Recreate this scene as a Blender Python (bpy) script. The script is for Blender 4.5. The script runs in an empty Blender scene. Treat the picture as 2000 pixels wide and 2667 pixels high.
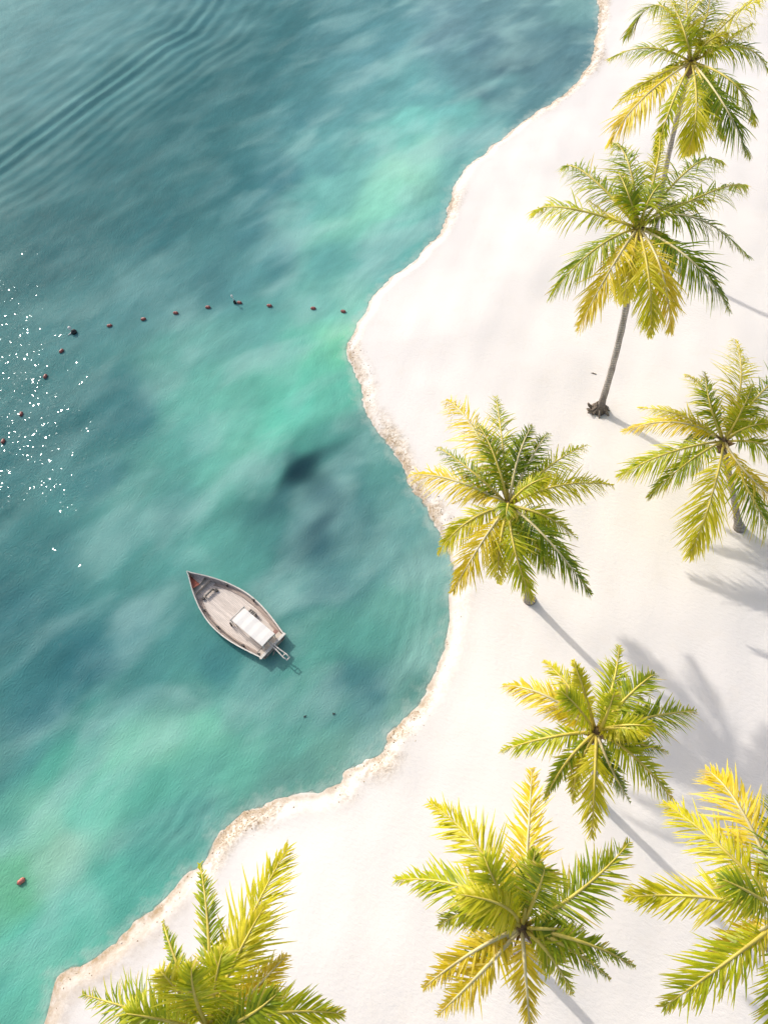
import bpy, math, random
import numpy as np
from mathutils import Vector, noise

random.seed(7)
SC = bpy.context.scene
COL = SC.collection

# ------------------------------------------------------------------ camera model
H = 36.0
F = 2000.0
_n = np.array([250.0, -1300.0, -2000.0]); _n /= np.linalg.norm(_n)
CZ = -_n
CX = np.array([1.0, 0, 0]) - CZ[0] * CZ; CX /= np.linalg.norm(CX)
CY = np.cross(CZ, CX)
R = np.array([CX, CY, CZ])                      # camera -> world

def at(px, py, z=0.0):
    """the point of the place at height z seen at a pixel of the 2000x2667 photograph"""
    d = R @ np.array([px - 1000.0, -(py - 1333.5), -F])
    t = (H - z) / -d[2]
    return Vector((d[0] * t, d[1] * t, z))

def to_px(x, y, z=0.0):
    p = np.stack([x, y, np.full_like(x, z) - H], -1) @ R      # == R.T @ p
    w = np.maximum(-p[..., 2], 1.0)
    return 1000 + p[..., 0] / w * F, 1333.5 - p[..., 1] / w * F

cam = bpy.data.cameras.new('camera')
cam_o = bpy.data.objects.new('camera', cam); COL.objects.link(cam_o)
from mathutils import Matrix
m3 = Matrix([list(r) for r in R])
cam_o.matrix_world = Matrix.Translation((0, 0, H)) @ m3.to_4x4()
cam.sensor_fit = 'AUTO'; cam.sensor_width = 36.0
cam.lens = F / 2667.0 * 36.0
cam.clip_end = 6000
cam.clip_start = 0.5
SC.camera = cam_o
SC.render.resolution_x = 767; SC.render.resolution_y = 1024

# ------------------------------------------------------------------ light
SUN_AZ = math.radians(132.5); SUN_EL = math.radians(35.0)
w = bpy.data.worlds.new('World'); SC.world = w; w.use_nodes = True
nt = w.node_tree; nt.nodes.clear()
sky = nt.nodes.new('ShaderNodeTexSky'); sky.sky_type = 'NISHITA'; sky.sun_disc = False
sky.sun_elevation = SUN_EL
sky.sun_rotation = math.radians(90) - SUN_AZ
sky.dust_density = 3.5; sky.air_density = 1.0; sky.ozone_density = 0.6
hs = nt.nodes.new('ShaderNodeHueSaturation'); hs.inputs['Saturation'].default_value = 0.80
bg = nt.nodes.new('ShaderNodeBackground'); bg.inputs['Strength'].default_value = 0.15
out = nt.nodes.new('ShaderNodeOutputWorld')
nt.links.new(sky.outputs[0], hs.inputs['Color']); nt.links.new(hs.outputs[0], bg.inputs[0]); nt.links.new(bg.outputs[0], out.inputs[0])
sun = bpy.data.lights.new('sun', 'SUN'); sun.energy = 2.2; sun.angle = math.radians(1.1); sun.color = (1.0, 0.955, 0.89)
so = bpy.data.objects.new('sun', sun); COL.objects.link(so)
sd = Vector((math.cos(SUN_AZ) * math.cos(SUN_EL), math.sin(SUN_AZ) * math.cos(SUN_EL), math.sin(SUN_EL)))
so.rotation_euler = sd.to_track_quat('Z', 'Y').to_euler()
so.location = (0, 0, 60)
SC.view_settings.view_transform = 'Standard'; SC.view_settings.look = 'None'
SC.view_settings.exposure = 0.30; SC.view_settings.gamma = 1.0
SC.cycles.max_bounces = 6; SC.cycles.transparent_max_bounces = 8

# ------------------------------------------------------------------ helpers
def srgb(r, g, b):
    f = lambda c: (c / 255 / 12.92) if c / 255 <= 0.04045 else ((c / 255 + 0.055) / 1.055) ** 2.4
    return (f(r), f(g), f(b))

class NT:
    def __init__(s, name):
        s.m = bpy.data.materials.new(name); s.m.use_nodes = True
        s.t = s.m.node_tree; s.t.nodes.clear()
        s.out = s.t.nodes.new('ShaderNodeOutputMaterial')
    def n(s, kind, **kw):
        nd = s.t.nodes.new(kind)
        ins = kw.pop('ins', {})
        for k, v in kw.items(): setattr(nd, k, v)
        for k, v in ins.items():
            if isinstance(v, bpy.types.NodeSocket): s.t.links.new(v, nd.inputs[k])
            else: nd.inputs[k].default_value = v
        return nd
    def math(s, op, a, b=0.0, c=None, clamp=False):
        nd = s.t.nodes.new('ShaderNodeMath'); nd.operation = op; nd.use_clamp = clamp
        for i, v in enumerate((a, b) + (() if c is None else (c,))):
            if isinstance(v, bpy.types.NodeSocket): s.t.links.new(v, nd.inputs[i])
            else: nd.inputs[i].default_value = v
        return nd.outputs[0]
    def mix(s, fac, a, b, blend='MIX'):
        nd = s.t.nodes.new('ShaderNodeMix'); nd.data_type = 'RGBA'; nd.blend_type = blend
        for sk, v in ((nd.inputs[0], fac), (nd.inputs[6], a), (nd.inputs[7], b)):
            if isinstance(v, bpy.types.NodeSocket): s.t.links.new(v, sk)
            elif isinstance(v, tuple): sk.default_value = (*v, 1.0)
            else: sk.default_value = v
        return nd.outputs[2]
    def ramp(s, fac, stops):
        nd = s.t.nodes.new('ShaderNodeValToRGB'); s.t.links.new(fac, nd.inputs[0])
        el = nd.color_ramp.elements
        while len(el) < len(stops): el.new(0.5)
        for e, (p, c) in zip(el, stops):
            e.position = p; e.color = (*c, 1) if len(c) == 3 else c
        return nd.outputs[0]
    def rng(s, v, a, b, c, d, smooth=True):
        nd = s.t.nodes.new('ShaderNodeMapRange'); nd.interpolation_type = 'SMOOTHSTEP' if smooth else 'LINEAR'
        s.t.links.new(v, nd.inputs[0])
        for i, x in enumerate((a, b, c, d)): nd.inputs[i + 1].default_value = x
        return nd.outputs[0]
    def attr(s, name): return s.n('ShaderNodeAttribute', attribute_name=name)
    def noise(s, vec, scale, detail=3.0, rough=0.55):
        nd = s.n('ShaderNodeTexNoise', ins={'Scale': scale, 'Detail': detail, 'Roughness': rough})
        if vec is not None: s.t.links.new(vec, nd.inputs['Vector'])
        return nd.outputs['Fac']
    def pos(s): return s.n('ShaderNodeNewGeometry').outputs['Position']
    def mapping(s, vec, rot=0.0, scale=(1, 1, 1), loc=(0, 0, 0)):
        nd = s.n('ShaderNodeMapping'); s.t.links.new(vec, nd.inputs['Vector'])
        nd.vector_type = 'TEXTURE'          # turn first, then stretch
        nd.inputs['Rotation'].default_value = (0, 0, -rot); nd.inputs['Scale'].default_value = tuple(1 / q for q in scale)
        nd.inputs['Location'].default_value = loc
        return nd.outputs[0]
    def link(s, a, b): s.t.links.new(a, b)

def paint(name, color, rough=0.6, var=0.12, scale=6.0, bump=0.0, metallic=0.0):
    b = NT(name)
    tc = b.n('ShaderNodeTexCoord').outputs['Object']
    f = b.noise(tc, scale, 4)
    c = b.mix(b.rng(f, 0.3, 0.7, 0, 1), tuple(x * (1 - var) for x in color), tuple(min(1, x * (1 + var)) for x in color))
    p = b.n('ShaderNodeBsdfPrincipled', ins={'Base Color': c, 'Roughness': rough, 'Metallic': metallic})
    if bump:
        bp = b.n('ShaderNodeBump', ins={'Strength': bump, 'Distance': 0.02, 'Height': b.noise(tc, scale * 4, 4)})
        b.link(bp.outputs[0], p.inputs['Normal'])
    b.link(p.outputs[0], b.out.inputs[0])
    return b.m

class MB:
    """collects polygons, then links them as ONE mesh object"""
    def __init__(s): s.v = []; s.f = []; s.mi = []; s.tone = []
    def add(s, vs, fs, mi=0, tone=None):
        k = len(s.v); s.v += [tuple(p) for p in vs]
        s.f += [tuple(i + k for i in f) for f in fs]; s.mi += [mi] * len(fs)
        s.tone += (list(tone) if tone is not None else [0.5] * len(vs))
    def box(s, c, size, rz=0.0, taper=1.0):
        x, y, z = (q / 2 for q in size); ca, sa = math.cos(rz), math.sin(rz)
        P = []
        for zz, k in ((-z, 1), (z, taper)):
            for xx, yy in ((-x, -y), (x, -y), (x, y), (-x, y)):
                xx *= k; yy *= k
                P.append((c[0] + xx * ca - yy * sa, c[1] + xx * sa + yy * ca, c[2] + zz))
        s.add(P, [(3, 2, 1, 0), (4, 5, 6, 7), (0, 1, 5, 4), (1, 2, 6, 5), (2, 3, 7, 6), (3, 0, 4, 7)])
    def tube(s, pts, rad, n=8, caps=True, mi=0, tone=None):
        pts = [Vector(p) for p in pts]
        if not isinstance(rad, (list, tuple)): rad = [rad] * len(pts)
        V = []; ref = None
        for i, p in enumerate(pts):
            t = (pts[min(i + 1, len(pts) - 1)] - pts[max(i - 1, 0)]).normalized()
            if ref is None:
                ref = Vector((0, 0, 1)) if abs(t.z) < 0.9 else Vector((1, 0, 0))
            a = (ref - t * ref.dot(t)).normalized(); ref = a; bb = t.cross(a)
            for k in range(n):
                an = 2 * math.pi * k / n
                V.append(p + (a * math.cos(an) + bb * math.sin(an)) * rad[i])
        Fc = []
        for i in range(len(pts) - 1):
            for k in range(n):
                k2 = (k + 1) % n
                Fc.append((i * n + k, i * n + k2, (i + 1) * n + k2, (i + 1) * n + k))
        if caps:
            Fc.append(tuple(range(n - 1, -1, -1))); Fc.append(tuple((len(pts) - 1) * n + k for k in range(n)))
        s.add(V, Fc, mi, None if tone is None else [tone] * len(V))
    def build(s, name, mats, parent=None, smooth=False, tone=False):
        me = bpy.data.meshes.new(name)
        me.from_pydata(s.v, [], s.f)
        for m in (mats if isinstance(mats, list) else [mats]): me.materials.append(m)
        if len(me.materials) > 1: me.polygons.foreach_set('material_index', s.mi)
        if smooth: me.polygons.foreach_set('use_smooth', [True] * len(me.polygons))
        if tone:
            a = me.attributes.new('tone', 'FLOAT', 'POINT'); a.data.foreach_set('value', s.tone)
        me.update()
        o = bpy.data.objects.new(name, me); COL.objects.link(o)
        if parent is not None: o.parent = parent
        return o

def empty(name, loc, rz=0.0):
    o = bpy.data.objects.new(name, None); COL.objects.link(o)
    o.location = loc; o.rotation_euler = (0, 0, rz); o.empty_display_size = 0.3
    return o

def tag(o, label, cat, group=None):
    o['label'] = label; o['category'] = cat
    if group: o['group'] = group
    return o

# ------------------------------------------------------------------ shoreline
SHORE_D = [(1300,-300),(1288,-100),(1290,0),(1292,40),(1285,80),(1275,130),(1250,170),(1215,205),(1170,235),(1120,270),(1070,310),
 (1020,350),(990,385),(975,420),(965,460),(950,500),(920,535),(880,575),(840,605),(805,640),(785,680),(765,715),(750,740),
 (755,775),(770,810),(780,850),(790,890),(815,925),(845,970),(870,1010),(880,1040),(905,1080),(930,1120),(955,1165),(972,1210),
 (978,1260),(975,1310),(965,1370),(950,1425),(930,1475),(905,1520),(870,1560),(840,1585),(825,1620),(790,1645),(745,1665),
 (735,1690),(690,1708),(650,1717),(600,1730),(540,1745),(500,1770),(475,1800),(455,1840),(440,1860),(405,1885),(370,1925),
 (330,1965),(290,2000),(240,2040),(180,2080),(130,2110),(110,2150),(90,2212),(70,2300),(20,2450),(-150,2700)]
K = 2000 / 1659
# how much tan rubble lies along each stretch of the shore (display y -> strength)
WR_Y = [0, 60, 200, 300, 400, 440, 470, 540, 700, 740, 900, 950, 1080, 1160, 1250, 1400, 1480, 1560, 1640, 1690, 1712, 1740, 1830, 1880, 2100, 2212]
WR_S = [.7, .8, .6, .3, .1, .7, .5, .15, .12, .6, .4, .8, .9, .5, .2, .15, .3, .8, .6, .5, .08, .85, .75, .25, .25, .15]
shore_w = [at(x * K, y * K) for x, y in SHORE_D]
# a little natural raggedness between the traced points
def subdiv(P):
    Q = []
    n = len(P)
    for i in range(n - 1):
        p0, p1, p2, p3 = P[max(i - 1, 0)], P[i], P[i + 1], P[min(i + 2, n - 1)]
        for k in range(4):
            t = k / 4
            q = 0.5 * ((2 * p1) + (p2 - p0) * t + (2 * p0 - 5 * p1 + 4 * p2 - p3) * t * t + (3 * p1 - p0 - 3 * p2 + p3) * t ** 3)
            Q.append(q)
    Q.append(P[-1]); return Q
SH = subdiv(shore_w)
SHY = np.interp(np.linspace(0, len(SHORE_D) - 1, len(SH)), np.arange(len(SHORE_D)), [p[1] for p in SHORE_D])
SHS = np.interp(SHY, WR_Y, WR_S)
a0 = SH[0] - SH[6]; a0.normalize(); a1 = SH[-1] - SH[-6]; a1.normalize()
SHX = [SH[0] + a0 * 3000] + SH + [SH[-1] + a1 * 3000]
SHS = np.concatenate([[SHS[0]], SHS, [SHS[-1]]])
S2 = np.array([[p.x, p.y] for p in SHX])

def seg_dist(P, poly):
    """distance to a polyline and the fractional index of the nearest point"""
    best = np.full(len(P), 1e18); idx = np.zeros(len(P))
    for i in range(len(poly) - 1):
        a = poly[i]; d = poly[i + 1] - a; L = d @ d
        t = np.clip(((P - a) @ d) / L, 0, 1)
        q = P - (a + t[:, None] * d)
        dd = (q * q).sum(1)
        mk = dd < best
        best[mk] = dd[mk]; idx[mk] = i + t[mk]
    return np.sqrt(best), idx

LAND = np.vstack([S2, [[6000, S2[-1, 1] - 200], [6000, S2[0, 1] + 200]]])
def inside(P, poly):
    x, y = P[:, 0], P[:, 1]; r = np.zeros(len(P), bool); j = len(poly) - 1
    for i in range(len(poly)):
        xi, yi = poly[i]; xj, yj = poly[j]
        if yi != yj:
            r ^= ((yi > y) != (yj > y)) & (x < (xj - xi) * (y - yi) / (yj - yi) + xi)
        j = i
    return r

def wob(P, f, seed):
    """cheap smooth 2-D noise, about -1..1"""
    rs = np.random.RandomState(seed); o = np.zeros(len(P))
    for k in range(7):
        an = rs.rand() * 6.283; fr = f * (0.6 + 1.1 * rs.rand())
        o += np.sin(P[:, 0] * math.cos(an) * fr + P[:, 1] * math.sin(an) * fr + rs.rand() * 6.283)
    return o / 3.2

def axis(a, b, step, far):
    core = np.arange(a, b + step * .5, step)
    t = [];
    g = step; x = b
    while x < far:
        g *= 1.35; x += g; t.append(x)
    h = []; g = step; x = a
    while x > -far:
        g *= 1.35; x -= g; h.append(x)
    return np.concatenate([h[::-1], core, t])
GX = axis(-50, 33, 0.2, 1800); GY = axis(-4, 97, 0.2, 1800)
XX, YY = np.meshgrid(GX, GY); P2 = np.stack([XX.ravel(), YY.ravel()], 1)
D, IDX = seg_dist(P2, S2)
INS = inside(P2, LAND)
D = np.where(INS, D, -D)
WS = np.interp(IDX, np.arange(len(SHS)), SHS)
near = np.abs(D) < 12
D_r = D + np.where(near, 0.10 * wob(P2, 2.6, 3) + 0.05 * wob(P2, 7.0, 4), 0)     # ragged water's edge

def sstep(a, b, x):
    t = np.clip((x - a) / (b - a), 0, 1); return t * t * (3 - 2 * t)

def ground_z(d, P):
    z = np.where(d < 0, np.maximum(-6, 0.28 * d), 0.30 * sstep(0, 0.9, d) + 0.35 * sstep(0.5, 9, d))
    return z + np.where(d > 0, sstep(0.2, 3, d) * (0.05 * wob(P, 0.55, 11) + 0.022 * wob(P, 1.9, 12)), 0)
GZ = ground_z(D_r, P2)
rub = WS * sstep(-0.1, 0.15, D_r) * (1 - sstep(0.5, 1.4, D_r + 0.3 * wob(P2, 1.2, 21)))
GZ = GZ + rub * 0.035 * wob(P2, 9.0, 22)

def land_z(x, y):
    p = np.array([[x, y]]); d, _ = seg_dist(p, S2)
    d = d if inside(p, LAND)[0] else -d
    return float(ground_z(d, p)[0])

def sheet(name, zs, keep, mat, attrs, kind='structure'):
    ny, nx = len(GY), len(GX)
    kp = keep.reshape(ny, nx)
    fk = kp[:-1, :-1] | kp[1:, :-1] | kp[:-1, 1:] | kp[1:, 1:]
    ii = np.arange(ny * nx).reshape(ny, nx)
    q = np.stack([ii[:-1, :-1], ii[:-1, 1:], ii[1:, 1:], ii[1:, :-1]], -1)[fk]
    used = np.unique(q); rem = np.full(ny * nx, -1); rem[used] = np.arange(len(used))
    q = rem[q]
    co = np.column_stack([P2[used], zs[used]]).astype(np.float32)
    me = bpy.data.meshes.new(name)
    me.vertices.add(len(co)); me.vertices.foreach_set('co', co.ravel())
    me.loops.add(q.size); me.loops.foreach_set('vertex_index', q.ravel().astype(np.int32))
    me.polygons.add(len(q)); me.polygons.foreach_set('loop_start', np.arange(0, q.size, 4, dtype=np.int32))
    me.polygons.foreach_set('loop_total', np.full(len(q), 4, dtype=np.int32))
    me.polygons.foreach_set('use_smooth', np.ones(len(q), bool))
    me.update(calc_edges=True)
    for k, v in attrs.items():
        if v.ndim == 1:
            a = me.attributes.new(k, 'FLOAT', 'POINT'); a.data.foreach_set('value', v[used].astype(np.float32))
        else:
            a = me.attributes.new(k, 'FLOAT_COLOR', 'POINT')
            a.data.foreach_set('color', np.column_stack([v[used], np.ones(len(used))]).astype(np.float32).ravel())
    me.materials.append(mat)
    o = bpy.data.objects.new(name, me); COL.objects.link(o); o['kind'] = kind
    return o

# ------------------------------------------------------------------ sand
def sand_material():
    b = NT('sand')
    p = b.pos()
    big = b.noise(p, 0.12, 3)
    mid = b.noise(p, 0.9, 4)
    grain = b.noise(p, 18.0, 3)
    c = b.mix(b.rng(big, 0.35, 0.65, 0, 1), (0.74, 0.70, 0.665), (0.80, 0.755, 0.71))
    c = b.mix(b.math('MULTIPLY', b.rng(mid, 0.5, 0.8, 0, 1), 0.18), c, (0.70, 0.62, 0.53))
    c = b.mix(b.math('MULTIPLY', b.rng(grain, 0.55, 0.85, 0, 1), 0.25), c, (0.62, 0.56, 0.50))
    # tan rubble and damp sand along the water
    ru = b.attr('rubble').outputs['Fac']
    warp = b.n('ShaderNodeVectorMath', operation='ADD', ins={0: p, 1: b.n('ShaderNodeTexNoise', ins={'Scale': 2.0, 'Vector': p}).outputs['Color']}).outputs[0]
    n1 = b.noise(warp, 5.0, 5, 0.7)
    tan = b.ramp(n1, [(0.36, (0.22, 0.14, 0.07)), (0.44, (0.40, 0.28, 0.16)), (0.52, (0.62, 0.51, 0.38)), (0.6, (0.75, 0.69, 0.61))])
    fac = b.math('MULTIPLY', ru, b.rng(b.noise(p, 0.8, 4, 0.65), 0.34, 0.54, 0, 1), clamp=True)
    c = b.mix(fac, c, tan)
    wet = b.attr('wet').outputs['Fac']
    wn = b.math('MULTIPLY', wet, b.rng(b.noise(p, 2.6, 5, 0.7), 0.30, 0.60, 0.35, 1.25, False), clamp=True)
    c = b.mix(wn, c, (0.40, 0.29, 0.18))
    # under water: sand with darker weed stains
    bp_h = b.math('ADD', b.math('MULTIPLY', b.noise(b.mapping(p, 0.5, (1, 1.8, 1)), 4.2, 3), 0.8), b.math('MULTIPLY', grain, 0.25))
    bp_h = b.math('ADD', bp_h, b.math('MULTIPLY', b.math('MULTIPLY', n1, ru), 2.0))
    bump = b.n('ShaderNodeBump', ins={'Strength': 0.30, 'Distance': 0.08, 'Height': bp_h})
    pr = b.n('ShaderNodeBsdfPrincipled', ins={'Base Color': c, 'Roughness': 0.95, 'Specular IOR Level': 0.15, 'Normal': bump.outputs[0]})
    b.link(pr.outputs[0], b.out.inputs[0])
    return b.m
px_, py_ = to_px(P2[:, 0], P2[:, 1])
# damp foot of the beach in the lower left corner, and a thin damp line all along
wet = np.exp(-((D_r - 0.12 - 0.10 * wob(P2, 3.0, 51)) / 0.14) ** 2) * (0.45 + 0.40 * WS)
ll = sstep(700, 300, px_) * sstep(2150, 2400, py_)
wet = np.clip(wet + ll * 0.55 * (1 - sstep(0.0, 2.2, D_r)) * (D_r > -0.3), 0, 0.8)
sheet('beach', GZ, D_r > -9, sand_material(), {'rubble': rub, 'wet': wet})
# the floor of the lagoon further out
seab = NT('seabed'); pp = seab.pos()
sc_ = seab.mix(seab.noise(pp, 0.1, 3), (0.30, 0.36, 0.30), (0.45, 0.46, 0.38))
sp_ = seab.n('ShaderNodeBsdfPrincipled', ins={'Base Color': sc_, 'Roughness': 1.0}); seab.link(sp_.outputs[0], seab.out.inputs[0])
sheet('seabed', np.where(D_r < -8, np.maximum(0.28 * D_r, -6) - 0.05, -2.4), D_r < -8, seab.m, {})

# ------------------------------------------------------------------ water
WC = [  # pixel of the photograph -> colour of the water there (silt, sand bars, weed beds)
 (0,0,128,184,184),(250,60,118,174,176),(500,30,98,156,160),(100,250,112,168,170),(300,200,100,158,160),(0,400,92,150,152),(250,420,76,136,140),
 (500,300,72,132,136),(700,150,76,134,138),(900,60,98,152,156),(1000,150,108,162,166),(800,330,92,150,154),(600,480,74,134,138),
 (400,600,74,134,138),(150,620,70,130,134),(0,700,78,138,140),(200,850,98,158,158),(350,760,104,162,162),(0,950,90,150,150),
 (100,1120,78,138,140),(300,1050,78,140,142),(250,1250,86,148,148),(0,1300,76,138,140),(120,1480,84,146,146),(0,1600,74,134,138),
 (200,1700,66,126,132),(100,1850,74,134,138),(330,1620,80,140,142),(420,1350,100,164,156),(330,1400,94,158,152),
 (1150,80,120,160,166),(1350,60,112,152,156),(1500,30,124,168,166),(1450,130,106,146,152),(1340,180,86,118,128),(1290,120,100,138,146),(1310,250,104,150,154),
 (1290,262,84,120,130),(1330,215,128,178,176),(1230,160,112,158,162),(1150,230,120,182,180),(1050,250,118,180,178),(1400,250,104,148,152),(1480,160,104,144,150),
 (1200,310,124,192,184),(1080,330,132,206,194),(950,260,110,168,168),(1100,400,158,222,200),(1050,450,166,228,200),(1000,500,158,226,200),(930,560,150,220,194),
 (880,470,130,196,186),(850,380,112,174,172),(820,560,116,184,176),(900,620,136,206,186),(1000,590,128,198,184),(1100,560,112,176,172),(1160,480,128,190,182),(1220,360,122,178,176),
 (1000,650,112,180,172),(880,700,108,174,168),(1020,700,118,184,176),(740,480,82,140,146),(700,600,88,144,148),(760,680,92,150,152),(640,700,98,156,156),(560,720,92,148,150),
 (700,760,102,166,160),(820,760,124,190,178),(900,800,130,200,180),(870,870,150,224,184),(880,920,128,216,178),(780,900,112,192,172),(650,860,112,176,168),(560,900,118,180,170),(480,950,112,180,168),
 (520,1050,118,190,174),(620,1080,120,196,176),(720,1090,112,208,180),(800,1020,112,202,178),(880,1020,112,196,172),(700,1150,104,190,166),(850,1130,98,168,156),(620,1150,124,200,178),
 (560,1230,118,192,174),(430,1200,104,174,162),(350,1270,106,172,162),(700,1230,92,160,150),(760,1190,70,122,122),(780,1232,22,50,62),(766,1240,28,60,70),(792,1242,30,60,70),(780,1218,30,62,72),(770,1222,24,52,64),(792,1252,24,52,64),(768,1256,30,58,68),(796,1214,34,64,74),(850,1225,92,150,144),(712,1225,90,156,146),(775,1300,84,138,136),(790,1160,96,172,156),(740,1290,76,128,130),(830,1300,64,108,116),
 (830,1390,58,96,106),(850,1430,62,104,112),(800,1370,80,130,132),(900,1380,92,142,142),(900,1250,88,148,146),(1000,1200,104,164,156),(1050,1300,108,164,158),(1020,1400,104,158,154),(1100,1420,120,170,162),(1140,1520,124,176,166),(950,1500,94,148,146),
 (870,1530,84,136,138),(1050,1560,112,172,160),(1120,1650,118,172,160),(980,1650,98,164,152),(850,1650,98,164,152),(760,1560,88,150,144),(640,1480,98,164,154),(560,1420,104,172,160),(700,1400,90,154,146),
 (450,1500,92,158,150),(430,1620,84,146,142),(560,1740,76,138,138),(680,1760,86,154,146),(800,1750,96,164,150),(900,1780,80,134,136),(960,1800,80,132,136),(1060,1760,102,156,146),(1020,1850,112,162,150),(940,1850,106,154,152),(950,1920,112,160,152),
 (850,1880,92,148,142),(760,1860,92,156,146),(600,1850,98,164,150),(500,1800,92,156,146),(350,1800,84,146,142),(250,1900,88,156,146),(520,1900,128,200,174),(440,1940,134,208,178),(350,1970,124,202,172),(620,1960,108,180,160),(720,1960,104,168,154),
 (800,1960,112,166,152),(880,1980,120,170,156),(700,2040,112,168,154),(560,2030,110,182,162),(300,2060,108,194,168),(200,2000,98,178,158),(100,1990,86,152,146),(0,2050,88,152,146),(420,2080,102,180,160),(250,2150,112,198,172),(120,2180,140,208,178),
 (110,2270,152,206,180),(170,2240,158,208,182),(50,2290,122,200,160),(70,2320,108,188,146),(210,2220,158,206,182),(30,2180,108,180,162),(300,2250,100,184,164),(400,2200,94,170,156),(500,2130,98,166,154),(380,2320,98,178,160),(200,2350,108,192,170),
 (100,2420,104,190,168),(250,2450,106,188,166),(40,2500,112,192,168),(130,2540,116,194,170),(0,2600,104,188,168),(60,2640,112,192,168)]
wa = np.array(WC, float)
lin = np.where(wa[:, 2:] / 255 <= 0.04045, wa[:, 2:] / 255 / 12.92, ((wa[:, 2:] / 255 + 0.055) / 1.055) ** 2.4)
qx = px_ + 34 * wob(P2, 0.45, 31) + 14 * wob(P2, 1.3, 32); qy = py_ + 26 * wob(P2, 0.45, 33) + 12 * wob(P2, 1.3, 34)
wsel = (D_r < 1.0)
tint = np.tile(np.array([[.09, .27, .27]]), (len(P2), 1))
ixs = np.where(wsel & (np.abs(px_ - 800) < 1400) & (np.abs(py_ - 1300) < 1900))[0]
for c0 in range(0, len(ixs), 20000):
    ii = ixs[c0:c0 + 20000]
    dx = qx[ii, None] - wa[None, :, 0]; dy = qy[ii, None] - wa[None, :, 1]
    # patches run up to the right, as the swell does
    u = dx * 0.82 - dy * 0.57; v = dx * 0.57 + dy * 0.82
    d2 = (u * 0.8) ** 2 + (v * 1.25) ** 2
    wt = 1.0 / (d2 + 32.0 ** 2) ** 2
    tint[ii] = (wt[:, :, None] * lin[None]).sum(1) / wt.sum(1)[:, None]

# a boat's wake crossing the upper left corner: parallel crests
CRST = np.array([[p.x, p.y] for p in (at(-400, 640), at(-150, 525), at(0, 448), at(145, 337), at(241, 260), at(338, 193), at(434, 125), at(506, 87), at(554, 29), at(600, -40), at(680, -160), at(800, -330))])
dc, ic = seg_dist(P2, CRST)
# signed: positive on the deep (upper-left) side
k = np.clip(ic.astype(int), 0, len(CRST) - 2); tg = CRST[k + 1] - CRST[k]
rel = P2 - CRST[k]
sgn = np.sign(tg[:, 0] * rel[:, 1] - tg[:, 1] * rel[:, 0])
dcs = dc * sgn + 0.25 * wob(P2, 0.35, 41)
env = np.exp(-((dcs - 0.5) / 2.0) ** 2) + 0.26 * np.exp(-((dcs - 6) / 4.0) ** 2) + 0.30 * np.exp(-((dcs + 4.5) / 3.2) ** 2)
train = np.cos(2 * np.pi * dcs / (1.62 + 0.02 * np.clip(dcs, -10, 10))) * env * (0.75 + 0.25 * wob(P2, 0.3, 42))
WZ = 0.125 * train
WZ += 0.016 * wob(P2, 1.5, 43) + 0.010 * wob(P2, 3.4, 44)
shr = np.exp(-((D_r + 1.6) / 1.6) ** 2)
patch = np.exp(-(((px_ - 460) / 130) ** 2 + ((py_ - 2150) / 110) ** 2)) + 0.8 * np.exp(-(((px_ - 1090) / 90) ** 2 + ((py_ - 1640) / 170) ** 2)) + 0.25
WZ += 0.030 * shr * patch * np.cos(2 * np.pi * (D_r + 0.15 * wob(P2, 0.8, 45)) / 0.62)
calm = sstep(0.2, -1.5, D_r)
WZ *= np.maximum(calm, 0.0)
far_fade = np.where((np.abs(P2[:, 0] + 8) > 45) | (P2[:, 1] > 99) | (P2[:, 1] < -6), 0.0, 1.0)
WZ *= far_fade
streak = wob(P2, 1.0, 46)

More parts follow.
